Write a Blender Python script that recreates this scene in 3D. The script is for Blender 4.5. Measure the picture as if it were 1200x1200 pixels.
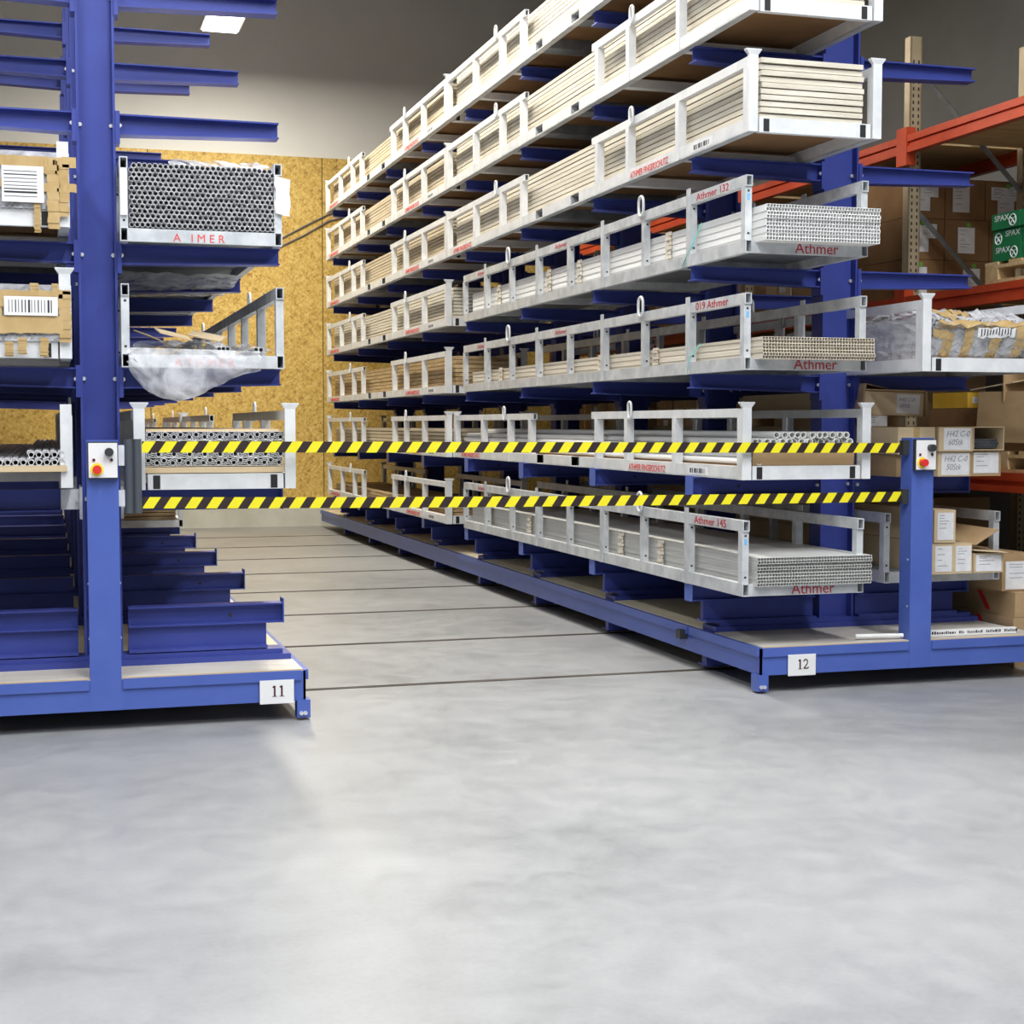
import bpy, math, random
from mathutils import Vector, Matrix
random.seed(7)
for o in list(bpy.data.objects): bpy.data.objects.remove(o)
S = bpy.context.scene
COL = S.collection
# ------------------------------------------------------------------ camera, world, lights, exposure
cam = bpy.data.cameras.new('camera'); cam.sensor_width = 36; cam.lens = 1770/1200*36
cam.clip_end = 200
co = bpy.data.objects.new('camera', cam); COL.objects.link(co)
YAW, PITCH, H = .2963, .0577, 1.5
co.location = (0, 0, H); co.rotation_euler = (math.pi/2-PITCH, 0, -YAW)
S.camera = co
W = bpy.data.worlds.new('World'); S.world = W; W.use_nodes = True
bg = W.node_tree.nodes['Background']; bg.inputs[0].default_value = (.86, .93, 1, 1); bg.inputs[1].default_value = .5
S.view_settings.view_transform = 'Standard'; S.view_settings.look = 'None'
S.view_settings.exposure = 0.25; S.view_settings.gamma = 1; S.view_settings.use_curve_mapping = False
CEIL = 8.2
# (x, y, length along y, width, watts, colour) : fluorescent fixtures hung below the roof
LAMPS = [(2.2, 9.8, 3.4, .5, 200, (1, .95, .86)), (2.2, 14.2, 3.4, .5, 205, (1, .93, .78)), (2.2, 18.6, 3.4, .5, 270, (1, .925, .76)),
         (-2.2, 4.2, 4, .6, 190, (.94, .97, 1)), (1.2, 3.8, 4, .6, 230, (.94, .97, 1)), (4.6, 3.8, 4, .6, 230, (.94, .97, 1)),
         (-2.2, -1.5, 4, .6, 110, (.94, .97, 1)), (1.2, -1.5, 4, .6, 110, (.94, .97, 1)), (4.6, -1.5, 4, .6, 110, (.94, .97, 1))]
LAMP_Z = 6.6

# ------------------------------------------------------------------ materials
MATS = {}
def nodes(name):
    m = bpy.data.materials.new(name); m.use_nodes = True
    nt = m.node_tree; b = nt.nodes['Principled BSDF']; MATS[name] = m
    return m, nt, b
def coords(nt, scale=(1, 1, 1), rnd=True):
    tc = nt.nodes.new('ShaderNodeTexCoord'); mp = nt.nodes.new('ShaderNodeMapping')
    mp.inputs['Scale'].default_value = scale
    if rnd:
        oi = nt.nodes.new('ShaderNodeObjectInfo'); ml = nt.nodes.new('ShaderNodeMath'); ml.operation = 'MULTIPLY'; ml.inputs[1].default_value = 37
        nt.links.new(oi.outputs['Random'], ml.inputs[0])
        ad = nt.nodes.new('ShaderNodeVectorMath'); ad.operation = 'ADD'
        nt.links.new(tc.outputs['Object'], ad.inputs[0]); nt.links.new(ml.outputs[0], ad.inputs[1])
        nt.links.new(ad.outputs[0], mp.inputs[0])
    else: nt.links.new(tc.outputs['Object'], mp.inputs[0])
    return mp.outputs[0]
def ramp(nt, fac, stops):
    r = nt.nodes.new('ShaderNodeValToRGB'); nt.links.new(fac, r.inputs[0])
    e = r.color_ramp.elements
    e[0].position, e[0].color = stops[0][0], (*stops[0][1], 1)
    e[1].position, e[1].color = stops[-1][0], (*stops[-1][1], 1)
    for p, c in stops[1:-1]: k = e.new(p); k.color = (*c, 1)
    return r.outputs[0]
def noise(nt, vec, scale, detail=4, rough=.6, dist=0):
    n = nt.nodes.new('ShaderNodeTexNoise'); n.inputs['Scale'].default_value = scale; n.inputs['Detail'].default_value = detail
    n.inputs['Roughness'].default_value = rough; n.inputs['Distortion'].default_value = dist; nt.links.new(vec, n.inputs['Vector'])
    return n.outputs['Fac']
def bump(nt, b, h, s=.2, d=.01):
    bp = nt.nodes.new('ShaderNodeBump'); bp.inputs['Strength'].default_value = s; bp.inputs['Distance'].default_value = d
    nt.links.new(h, bp.inputs['Height']); nt.links.new(bp.outputs[0], b.inputs['Normal'])
def mat(name, c1, c2=None, scale=8, rough=.6, metal=0, stretch=(1, 1, 1), detail=4, lo=.35, hi=.65, bmp=0, spec=.5):
    m, nt, b = nodes(name); b.inputs['Roughness'].default_value = rough; b.inputs['Metallic'].default_value = metal
    b.inputs['Specular IOR Level'].default_value = spec
    if c2 is None: b.inputs['Base Color'].default_value = (*c1, 1)
    else:
        v = coords(nt, stretch); f = noise(nt, v, scale, detail)
        nt.links.new(ramp(nt, f, [(lo, c1), (hi, c2)]), b.inputs['Base Color'])
        if bmp: bump(nt, b, f, bmp)
    return m
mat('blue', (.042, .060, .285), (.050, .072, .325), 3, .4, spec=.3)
mat('blue_lit', (.070, .120, .43), (.082, .140, .47), 3, .36, spec=.4)  # lit copy of the rack blue: light on the fronts put into the colour
mat('galv', (.50, .53, .56), (.72, .74, .76), 9, .45, .25, detail=6)
mat('galv_light', (.66, .68, .70), (.80, .81, .82), 7, .5, .1, detail=5)
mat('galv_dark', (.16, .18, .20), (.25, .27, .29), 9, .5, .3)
mat('dark', (.012, .012, .014), rough=.6)
mat('rubber', (.03, .032, .036), rough=.5)
mat('cassette', (.075, .085, .10), rough=.32)
mat('bolt', (.75, .75, .76), rough=.3, metal=.5)
mat('white_panel', (.80, .80, .80), rough=.4)
mat('paper', (.74, .74, .76), (.84, .84, .85), 20, .8)
mat('red', (.70, .03, .025), rough=.35)
mat('yellow', (.90, .76, .05), rough=.5)
mat('ink_red', (.46, .02, .03), rough=.7)
mat('ink_bright', (.72, .07, .05), rough=.7)
mat('ink', (.03, .03, .035), rough=.8)
mat('ink_soft', (.32, .32, .35), rough=.8)
mat('ink_maroon', (.075, .012, .018), rough=.8)
mat('white_strip', (.80, .80, .79), (.86, .86, .85), 4, .5, stretch=(1, .1, 6))
mat('tan_strip', (.62, .55, .44), (.74, .68, .58), 4, .6, stretch=(1, .15, 8))
mat('grey_strip', (.52, .52, .50), (.62, .62, .60), 4, .5, stretch=(1, .15, 8))
mat('cream_slat', (.58, .53, .43), (.72, .68, .58), 3, .6, stretch=(1, .4, 10))
mat('beige_slat', (.46, .385, .27), (.60, .52, .39), 3, .6, stretch=(1, .4, 10))
mat('brown_slat', (.33, .21, .09), (.60, .45, .25), 5, .55, stretch=(1, .6, 10))
mat('alu', (.72, .73, .74), rough=.35, metal=.35)
mat('alu_tube', (.78, .78, .80), rough=.35, metal=.2)
mat('cardboard', (.40, .265, .135), (.47, .32, .17), 3, .85, stretch=(1, 1, 3))
mat('cardboard_light', (.60, .46, .28), (.67, .53, .34), 3, .85, stretch=(1, 1, 3))
mat('cardboard_dark', (.22, .115, .045), (.28, .155, .065), 3, .85)
mat('tape', (.46, .31, .13), (.56, .40, .19), 6, .25)
mat('wood', (.74, .64, .45), (.84, .75, .57), 4, .75, stretch=(1, .25, 1))
mat('deck', (.46, .42, .37), (.62, .585, .53), 3, .6, stretch=(.5, 2.2, 1), detail=6)
mat('deck_edge', (.62, .48, .28), rough=.7)
mat('pallet', (.55, .37, .17), (.72, .53, .29), 5, .8, stretch=(.5, 4, 4))
mat('orange', (.52, .055, .016), (.62, .08, .024), 4, .4)
mat('upright', (.42, .34, .22), (.52, .43, .29), 6, .5, .2)
mat('green', (.015, .18, .062), (.02, .215, .075), 5, .5)
mat('sticker', (.16, .42, .05), rough=.6)
mat('strap', (.18, .62, .54), rough=.5)
mat('bluetag', (.18, .46, .78), rough=.6)
mat('steel_rail', (.045, .040, .036), (.115, .10, .088), 7, .85, 0, stretch=(.3, 1, 1), spec=.1)
mat('kerb', (.56, .55, .47), (.66, .65, .57), 2.5, .85, detail=6)
mat('hall_white', (.80, .80, .79), (.84, .84, .83), 1, .7)
mat('hall_grey', (.15, .15, .15), (.18, .18, .18), 1, .8)
mat('olive', (.235, .215, .12), (.27, .25, .145), .7, .8)
mat('cable', (.16, .15, .17), rough=.6)
mat('white_paint', (.82, .82, .82), rough=.5)
# lamp diffuser
m, nt, b = nodes('lamp_glow'); b.inputs['Emission Color'].default_value = (1, .97, .92, 1); b.inputs['Emission Strength'].default_value = 6
# plastic film
m, nt, b = nodes('film'); nt.nodes.remove(b)
gl = nt.nodes.new('ShaderNodeBsdfPrincipled'); gl.inputs['Base Color'].default_value = (.90, .91, .95, 1); gl.inputs['Roughness'].default_value = .22
tr = nt.nodes.new('ShaderNodeBsdfTransparent'); mx = nt.nodes.new('ShaderNodeMixShader')
v = coords(nt); f = noise(nt, v, 7, 4, .5, 1.0)
rr = ramp(nt, f, [(.3, (.20,)*3), (.7, (.66,)*3)]); nt.links.new(rr, mx.inputs[0]); bump(nt, gl, f, .35, .02)
nt.links.new(tr.outputs[0], mx.inputs[1]); nt.links.new(gl.outputs[0], mx.inputs[2]); nt.links.new(mx.outputs[0], nt.nodes['Material Output'].inputs[0])
# hazard belt print
m, nt, b = nodes('hazard'); v = coords(nt, rnd=False); sp = nt.nodes.new('ShaderNodeSeparateXYZ'); nt.links.new(v, sp.inputs[0])
def mth(op, a, bb):
    n = nt.nodes.new('ShaderNodeMath'); n.operation = op
    for i, q in enumerate((a, bb)):
        if isinstance(q, (int, float)): n.inputs[i].default_value = q
        else: nt.links.new(q, n.inputs[i])
    return n.outputs[0]
st = mth('LESS_THAN', mth('FRACT', mth('DIVIDE', mth('SUBTRACT', sp.outputs[0], mth('MULTIPLY', sp.outputs[2], .68)), .1045), 0), .53)
mxc = nt.nodes.new('ShaderNodeMix'); mxc.data_type = 'RGBA'; nt.links.new(st, mxc.inputs['Factor'])
mxc.inputs['A'].default_value = (.022, .010, .010, 1); mxc.inputs['B'].default_value = (.84, .74, .012, 1)
nt.links.new(mxc.outputs['Result'], b.inputs['Base Color']); b.inputs['Roughness'].default_value = .55
# OSB board
m, nt, b = nodes('osb'); v = coords(nt, rnd=True)
acc = None
for k, (rot, sc) in enumerate([(.5, (16, 16, 44)), (-.7, (15, 15, 40)), (1.35, (17, 17, 48))]):
    mp = nt.nodes.new('ShaderNodeMapping'); mp.inputs['Rotation'].default_value = (0, rot, 0); nt.links.new(v, mp.inputs[0])
    mp2 = nt.nodes.new('ShaderNodeMapping'); mp2.inputs['Scale'].default_value = sc; nt.links.new(mp.outputs[0], mp2.inputs[0])
    vo = nt.nodes.new('ShaderNodeTexVoronoi'); vo.inputs['Scale'].default_value = 1; nt.links.new(mp2.outputs[0], vo.inputs['Vector'])
    s2 = nt.nodes.new('ShaderNodeSeparateColor'); nt.links.new(vo.outputs['Color'], s2.inputs[0])
    acc = s2.outputs[0] if acc is None else mth('ADD', acc, s2.outputs[0])
f = mth('DIVIDE', acc, 3)
nt.links.new(ramp(nt, f, [(.08, (.36, .19, .045)), (.33, (.60, .385, .09)), (.56, (.70, .475, .125)), (.82, (.80, .585, .20))]), b.inputs['Base Color'])
b.inputs['Roughness'].default_value = .6
# concrete floor
m, nt, b = nodes('concrete'); v = coords(nt, rnd=False)
a1 = noise(nt, v, .55, 6, .62, .6); a2 = noise(nt, v, 5.5, 7, .7, .4); a3 = noise(nt, v, 45, 3)
f = mth('ADD', mth('MULTIPLY', a1, .60), mth('ADD', mth('MULTIPLY', a2, .28), mth('MULTIPLY', a3, .12)))
nt.links.new(ramp(nt, f, [(.36, (.225, .230, .238)), (.5, (.295, .30, .308)), (.66, (.365, .368, .372))]), b.inputs['Base Color'])
nt.links.new(ramp(nt, a2, [(.3, (.34,)*3), (.7, (.52,)*3)]), b.inputs['Roughness']); bump(nt, b, a3, .05, .004)

# ------------------------------------------------------------------ mesh helpers
class M:
    def __init__(s): s.v = []; s.f = []
    def box(s, x0, x1, y0, y1, z0, z1):
        n = len(s.v); s.v += [(x, y, z) for z in (z0, z1) for y in (y0, y1) for x in (x0, x1)]
        s.f += [tuple(n+i for i in q) for q in ((0, 2, 3, 1), (4, 5, 7, 6), (0, 1, 5, 4), (2, 6, 7, 3), (0, 4, 6, 2), (1, 3, 7, 5))]; return s
    def hexa(s, p):
        n = len(s.v); s.v += [tuple(q) for q in p]
        s.f += [tuple(n+i for i in q) for q in ((0, 2, 3, 1), (4, 5, 7, 6), (0, 1, 5, 4), (2, 6, 7, 3), (0, 4, 6, 2), (1, 3, 7, 5))]; return s
    def tubeY(s, x0, x1, y0, y1, z0, z1, t=.005):      # rectangular hollow section along y
        s.box(x0, x0+t, y0, y1, z0, z1); s.box(x1-t, x1, y0, y1, z0, z1)
        s.box(x0+t, x1-t, y0, y1, z0, z0+t); s.box(x0+t, x1-t, y0, y1, z1-t, z1); return s
    def prism(s, poly, axis, a, b):                      # closed polygon extruded along an axis
        n = len(s.v); k = len(poly)
        for t in (a, b):
            for p, q in poly: s.v.append({'x': (t, p, q), 'y': (p, t, q), 'z': (p, q, t)}[axis])
        s.f.append(tuple(n+i for i in range(k))); s.f.append(tuple(n+k+i for i in reversed(range(k))))
        for i in range(k): j = (i+1) % k; s.f.append((n+i, n+k+i, n+k+j, n+j))
        return s
    def path(s, pts, r, n=8, closed=False):
        pts = [Vector(p) for p in pts]; K = len(pts); base = len(s.v); up0 = None
        for i, p in enumerate(pts):
            if closed: d = pts[(i+1) % K]-pts[i-1]
            else: d = pts[min(i+1, K-1)]-pts[max(i-1, 0)]
            d.normalize(); ref = Vector((0, 0, 1)) if abs(d.z) < .95 else Vector((1, 0, 0))
            if up0 is not None: ref = up0
            a = d.cross(ref)
            if a.length < 1e-4: a = d.cross(Vector((1, 0, 0)))
            a.normalize(); c = a.cross(d); up0 = c
            for k in range(n): t = 2*math.pi*k/n; s.v.append(tuple(p+a*math.cos(t)*r+c*math.sin(t)*r))
        for i in range(K if closed else K-1):
            j = (i+1) % K
            for k in range(n): l = (k+1) % n; s.f.append((base+i*n+k, base+i*n+l, base+j*n+l, base+j*n+k))
        if not closed:
            s.f.append(tuple(base+k for k in reversed(range(n)))); s.f.append(tuple(base+(K-1)*n+k for k in range(n)))
        return s
    def pipeY(s, cx, cz, r, ri, y0, y1, n=10):           # hollow round tube along y
        b = len(s.v)
        for y in (y0, y1):
            for q in (r, ri):
                for k in range(n): t = 2*math.pi*k/n; s.v.append((cx+q*math.cos(t), y, cz+q*math.sin(t)))
        for k in range(n):
            l = (k+1) % n
            s.f += [(b+k, b+l, b+n+l, b+n+k), (b+k, b+2*n+k, b+2*n+l, b+l), (b+n+k, b+n+l, b+3*n+l, b+3*n+k)]
        return s
    def stroke(s, pl, t, y0, y1):                        # 2-D (x,z) polyline with thickness, extruded along y
        for (ax, az), (bx_, bz) in zip(pl, pl[1:]):
            dx, dz = bx_-ax, bz-az; L = math.hypot(dx, dz) or 1; nx, nz = -dz/L*t/2, dx/L*t/2
            s.prism([(ax+nx, az+nz), (ax-nx, az-nz), (bx_-nx, bz-nz), (bx_+nx, bz+nz)], 'y', y0, y1)
        return s
    def mesh(s, name, mt, smooth=False):
        me = bpy.data.meshes.new(name); me.from_pydata(s.v, [], s.f); me.materials.append(MATS[mt])
        if smooth:
            for p in me.polygons: p.use_smooth = True
        me.update(); return me
def link(name, me, parent=None, loc=(0, 0, 0), rot=None):
    o = bpy.data.objects.new(name, me); COL.objects.link(o); o.location = loc
    if rot: o.rotation_euler = rot
    if parent: o.parent = parent
    return o
BOX = {}
def bx(parent, name, mt, x0, x1, y0, y1, z0, z1):        # a box part; alike boxes share one mesh
    k = (mt, round(x1-x0, 4), round(y1-y0, 4), round(z1-z0, 4))
    if k not in BOX: BOX[k] = M().box(0, k[1], 0, k[2], 0, k[3]).mesh(name, mt)
    return link(name, BOX[k], parent, (x0, y0, z0))
def tag(o, label, cat, group=None, kind=None):
    o['label'] = label; o['category'] = cat
    if group: o['group'] = group
    if kind: o['kind'] = kind
    return o
def thing(name, label, cat, loc=(0, 0, 0), group=None, rot=None):
    o = link(name, None, None, loc, rot); o.empty_display_size = .1
    return tag(o, label, cat, group)
def struct(o): o['kind'] = 'structure'; return o
# lettering (flat print as thin mesh); made before the scene fills up
TXT = {}
def text_mesh(body, size, mt, face, sx=1.0, shear=0):
    key = (body, size, mt, face, sx)
    if key in TXT: return TXT[key]
    cu = bpy.data.curves.new('lettering', 'FONT'); cu.body = body; cu.size = size; cu.extrude = .0006; cu.shear = shear; cu.resolution_u = 3
    o = bpy.data.objects.new('lettering', cu); COL.objects.link(o)
    dg = bpy.context.evaluated_depsgraph_get(); me = bpy.data.meshes.new_from_object(o.evaluated_get(dg))
    bpy.data.objects.remove(o); me.name = 'lettering'
    for v in me.vertices:
        x, y, z = v.co.x*sx, v.co.y, v.co.z
        v.co = (x, -z, y) if face == 'front' else (-z, -x, y)     # 'front' faces -y, 'side' faces -x
    me.materials.clear(); me.materials.append(MATS[mt]); TXT[key] = me; return me

T_132 = text_mesh('Athmer 132', .060, 'ink_red', 'side', 1.5)
T_019 = text_mesh('019 Athmer', .064, 'ink_red', 'side', 1.42)
T_145 = text_mesh('Athmer 145', .064, 'ink_red', 'side', 1.42)
T_side = text_mesh('Athmer', .05, 'ink_red', 'side', 1.7)
T_front = text_mesh('Athmer', .085, 'ink_red', 'front', 1.0)
T_caps = text_mesh('A T H M E R', .058, 'ink_bright', 'front', 1.0)
T_caps2 = text_mesh('A   I M E R', .058, 'ink_bright', 'front', 1.0)
T_finger = text_mesh('ATHMER FINGERSCHUTZ', .058, 'ink_bright', 'side', .95)
T_hk = [text_mesh('H42 C-0\n 60Stk', .05, 'ink_soft', 'front', .9, .3), text_mesh('H42 C-0\n 50Stk', .05, 'ink_soft', 'front', .9, .3)]
T_hk3 = text_mesh('H42 C-0\n 60Stk', .036, 'ink_soft', 'front', .85, .3)
T_spax = text_mesh('SPAX', .075, 'white_paint', 'front', .95)

# ------------------------------------------------------------------ the hall
fl = struct(link('floor', M().box(-12, 9, -9, 24, -.2, 0).mesh('floor', 'concrete')))
S_ = 1.69
for n in range(8):
    y = 8.45+n*S_
    bx(fl, 'rail', 'steel_rail', -3.5, 6.0, y-.026, y+.026, -.001, .003)
WY = 22.35
wb = struct(link('wall_back', M().box(-12, 9, WY, WY+.2, 0, CEIL).mesh('wall_back', 'hall_white')))
px = [3.89+2.5*i for i in range(-6, 3)]
for x in px:
    for z0, z1 in ((.42, 2.92), (2.92, 5.42)):
        bx(wb, 'osb_panel', 'osb', x+.006, min(x+2.494, 8.9), WY-.022, WY-.001, z0+.001, z1-.001)
bx(wb, 'panel_backing', 'dark', -11, 8.9, WY-.004, WY-.0005, .42, 5.42)
struct(link('trim_1', M().box(-12, 8.9, WY-.10, WY-.001, 0, .42).mesh('trim_1', 'kerb')))
struct(link('wall_right', M().box(8.8, 9, -9, WY, 0, CEIL).mesh('wall_right', 'hall_grey')))
struct(link('wall_front', M().box(-12, -8, -9.2, -9, 0, CEIL).box(5, 9, -9.2, -9, 0, CEIL).box(-8, 5, -9.2, -9, 5.4, CEIL).mesh('wall_front', 'hall_grey')))
struct(link('wall_left', M().box(-12, -11.8, -9, WY, 0, CEIL).mesh('wall_left', 'hall_grey')))
ce = struct(link('ceiling', M().box(-12, 9, -9, WY, CEIL, CEIL+.2).mesh('ceiling', 'hall_grey')))
for i in range(7):
    bx(ce, 'roof_beam', 'galv_light', -11.8, 8.8, -5+i*4.4, -4.7+i*4.4, CEIL-.35, CEIL)
for i, (x, y, L, w, p, c) in enumerate(LAMPS):
    t = thing('ceiling_lamp', 'long white strip lamp hung under the hall roof', 'lamp', (x, y, LAMP_Z), 'strip lamps under the roof')
    bx(t, 'housing', 'white_panel', -w/2, w/2, -L/2, L/2, .03, .10)
    bx(t, 'diffuser', 'lamp_glow', -w/2+.03, w/2-.03, -L/2+.03, L/2-.03, .012, .03)
    for yy in (-L/2+.3, L/2-.3): bx(t, 'hanger', 'galv', -.01, .01, yy-.01, yy+.01, .10, CEIL-LAMP_Z)
    la = bpy.data.lights.new('strip_light', 'AREA'); la.shape = 'RECTANGLE'; la.size = w; la.size_y = L; la.energy = p; la.color = c
    link('strip_light', la, t, (0, 0, 0))
c = M().path([(3.0, WY-.04, 4.03), (3.28, WY-.04, 4.22), (3.6, WY-.04, 4.40), (3.98, WY-.04, 4.60), (4.4, WY-.04, 4.72)], .012, 6)
tag(link('wall_cable', c.mesh('wall_cable', 'cable')), 'upper of two grey cables running up the chipboard wall', 'cable')
c = M().path([(3.0, WY-.04, 3.88), (3.22, WY-.04, 4.08), (3.6, WY-.04, 4.27), (3.98, WY-.04, 4.50), (4.4, WY-.04, 4.62)], .012, 6)
tag(link('wall_cable', c.mesh('wall_cable', 'cable')), 'lower of two grey cables running up the chipboard wall', 'cable')

# ------------------------------------------------------------------ mobile cantilever racks
LV = [.55, 1.19, 1.80, 2.437, 3.074, 3.714, 4.353]
def ibeam_x(m, x0, x1, yc, z0a, z0b, z1, w, tf=.008, tw=.008):   # I profile along x; bottom z0a at x0 end, z0b at x1 end
    m.box(min(x0, x1), max(x0, x1), yc-w/2, yc+w/2, z1-tf, z1)
    def hx(ya, yb, f):
        p = []
        for zz in (0, 1):
            for y in (ya, yb):
                for x, zb in ((x0, z0a), (x1, z0b)): p.append((x, y, f(zb, zz)))
        m.hexa(p)
    hx(yc-w/2, yc+w/2, lambda zb, k: zb+tf*k)
    hx(yc-tw/2, yc+tw/2, lambda zb, k: zb+tf if k == 0 else z1-tf)
    return m
def rack(name, label, XC, cw, tipL, tipR, YF, Y0, baseL, baseR, pX0, pX1, sign_x, sign_txt, lv, bracket):
    r = thing(name, label, 'storage rack', (XC, Y0, 0))
    ox, oy = XC, Y0
    hw = cw/2; aw = .10
    # --- columns
    cm = M(); ctop = 4.9
    cm.box(-hw, -hw+.012, 0, .14, .26, ctop).box(hw-.012, hw, 0, .14, .26, ctop).box(-hw+.012, hw-.012, .060, .080, .26, ctop)
    cm.box(-hw+.012, hw-.012, .005, .135, .26, .275).box(-hw+.012, hw-.012, .012, .135, .555, .57)
    cmesh = cm.mesh('column', 'blue')
    bolt = M().path([(0, 0, 0), (0, -.012, 0)], .011, 6).mesh('bolt', 'bolt')
    for n in range(8):
        c = link('column', cmesh, r, (0, n*S_, 0))
        if n < 2:
            for z in lv[1:]:
                for x in (-hw+.018, hw-.018): link('bolt', bolt, c, (x, 0.058, z-.055))
                for x in (-hw-.022, hw+.022): link('bolt', bolt, c, (x, .012, z-.058))
    # --- arms, one mesh per kind shared between bays
    def arm_mesh(side, lev, tip):
        root = side*hw; z = 0
        m = M()
        if lev >= 2:
            ibeam_x(m, root+side*.012, tip-ox, .05, -.105, -.083, 0, aw)
            m.box(*sorted((root, root+side*.022)), -.01, .11, -.15, .012)
        elif lev == 1:
            st = root+side*(.105 if bracket else .012)
            ibeam_x(m, st, tip-ox, .05, -.115, -.115, 0, aw)
        else:
            ibeam_x(m, root+side*.03, tip-ox, .05, -.105, -.105, 0, aw)
            m.box(*sorted((root+side*.03, tip-ox-side*.085)), .03, .07, -.225, -.105)
            m.box(*sorted((root+side*.03, tip-ox-side*.085)), -.02, .12, -.235, -.22)
        return m.mesh('arm', 'blue')
    for side, tip in ((-1, tipL), (1, tipR)):
        for lev, z in enumerate(lv):
            am = arm_mesh(side, lev, tip)
            if lev < 2: ep = M().box(*sorted((tip-ox, tip-ox+side*.006)), -.004, .104, -.107 if lev == 0 else -.12, .022 if lev == 0 else .006).mesh('end_plate', 'blue_lit')
            for n in range(8):
                a = link('arm', am, r, (0, n*S_, z))
                if lev < 2:
                    link('end_plate', ep, a)
                    if n < 4:
                        h = bx(a, 'hole', 'dark', side*(hw+.55)-.009, side*(hw+.55)+.009, -.0015, -.0005, -.066, -.048)
                if lev == 1 and bracket:
                    g = M().box(*sorted((side*hw+side*.012, side*(hw+.105))), .01, .09, -.105, -.003)
                    g.box(*sorted((side*hw, side*(hw+.014))), -.01, .11, -.155, .008)
                    link('bracket', g.mesh('bracket', 'galv'), a)
    # --- base: side channels, front channel with lip, cross beams, carriages, deck boards
    L0, L1, R1 = YF-oy, 21.88-oy, baseR-ox; B0 = baseL-ox
    zb, zt = .10, .255
    m = M()
    for x0, x1, s in ((B0, B0+.012, -1), (R1-.012, R1, 1)):
        m.box(x0, x1, L0, L1, zb, zt)
        m.box(*sorted((x0 if s < 0 else x1, (x0 if s < 0 else x1)+s*.016)), L0+.012, .28, .205, zt)
        m.box(*sorted((x0 if s < 0 else x1, (x0 if s < 0 else x1)+s*.016)), .30, L1, .205, zt)
    m.box(B0, R1, L0, L0+.012, zb, zt-.004); m.box(B0, R1, L1-.012, L1, zb, zt)
    pa, pb = pX0-ox, pX1-ox
    m.box(B0+.012, pa-.006, L0-.010, L0, .205, zt); m.box(pb+.006, R1-.025, L0-.010, L0, .205, zt)
    link('base_frame', m.mesh('base_frame', 'blue_lit'), r)
    beam = M().box(B0+.02, R1-.02, -.045, .145, .12, .29).box(B0+.06, R1-.06, -.02, .12, .29, .315).mesh('base_beam', 'blue')
    carr = M()
    for x in (B0+.03, R1-.23): carr.box(x, x+.20, -.06, .0, .035, .10).box(x, x+.20, -.06, .06, .03, .04).box(x+.02, x+.18, .02, .05, .012, .10)
    carr = carr.mesh('carriage', 'blue')
    for n in range(8):
        link('base_beam', beam, r, (0, n*S_, 0)); link('carriage', carr, r, (0, 8.45-oy+n*S_, 0))
    ys = [L0+.012]+[n*S_-.045 for n in range(8)]+[L1-.012]
    for i in range(9):
        ya = ys[i]+(.19 if i else 0); yb = ys[i+1]
        if i == 8: ya = ys[8]+.19
        bx(r, 'deck_board', 'deck' if i == 0 else 'wood', B0+.013, R1-.013, ya, yb, .235, .262 if i else .26)
    bx(r, 'deck_edge', 'deck_edge', B0+.013, R1-.013, L0+.002, L0+.0125, .25, .2605)
    # dark kick void below base is real shade; bumpers at the front corners
    for x0 in (B0-.022, R1-.045):
        b_ = bx(r, 'bumper', 'blue_lit', x0, x0+.067, L0-.012, L0+.07, .012, .104)
        for k in (0, 1): link('bolt', bolt, b_, (.02+.02*k, 0, .025))
    for n in (0,): bx(r, 'sensor', 'rubber', B0-.05, B0, .33, .40, .17, .225)
    # --- guard post with control panel
    dp = .115
    p = M().box(pa, pb, L0-.002, L0+dp, .10, 1.425).mesh('guard_post', 'blue_lit')
    po = link('guard_post', p, r)
    for zz in (.45, .72):
        for x in (pa-.004, pb-.004): bx(po, 'rivet', 'bolt', x, x+.008, L0+.02, L0+.03, zz, zz+.01)
    cx = (pa+pb)/2; yf = L0-.002
    cp = bx(r, 'control_panel', 'rubber', pa+.004, pb-.002, yf-.03, yf, 1.238, 1.418)
    pw = pb-pa-.006
    bx(cp, 'panel_face', 'white_panel', .004, pw-.004, -.003, 0, .006, .174)
    link('knob', M().path([(pw*.70, -.003, .130), (pw*.70, -.035, .130)], .021, 14).mesh('knob', 'rubber'), cp)
    link('button_collar', M().path([(pw*.30, -.003, .046), (pw*.30, -.007, .046)], .031, 20).mesh('button_collar', 'yellow'), cp)
    link('emergency_button', M().path([(pw*.30, -.007, .046), (pw*.30, -.022, .046), (pw*.30, -.023, .046), (pw*.30, -.042, .046)], .021, 18).mesh('emergency_button', 'red'), cp)
    for x in (.2, .78): link('pilot_lamp', M().path([(pw*x, -.003, .092), (pw*x, -.008, .092)], .0075, 10).mesh('pilot_lamp', 'ink_maroon'), cp)
    # --- rack number
    sg = bx(r, 'number_sign', 'white_paint', sign_x-ox, sign_x-ox+.172, L0-.0135, L0-.0105, .092, .212)
    for q, ch in enumerate(sign_txt):
        m = M(); hh = .056; ya, yb = -.0012, -.0002
        if ch == '1':
            m.box(.012, .021, ya, yb, .003, hh); m.box(.004, .029, ya, yb, 0, .003); m.prism([(.004, hh-.008), (.012, hh-.012), (.012, hh), (.010, hh)], 'y', ya, yb)
        else:
            pl = [(.003, hh-.014), (.006, hh-.005), (.015, hh-.001), (.024, hh-.006), (.027, hh-.016), (.023, hh-.028), (.013, hh-.042), (.003, .004), (.030, .004), (.032, .012)]
            m.stroke(pl, .0065, ya, yb)
        link('numeral', m.mesh('numeral', 'ink_maroon'), sg, (.058+q*.036, 0, .036))
    return r, po

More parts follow.
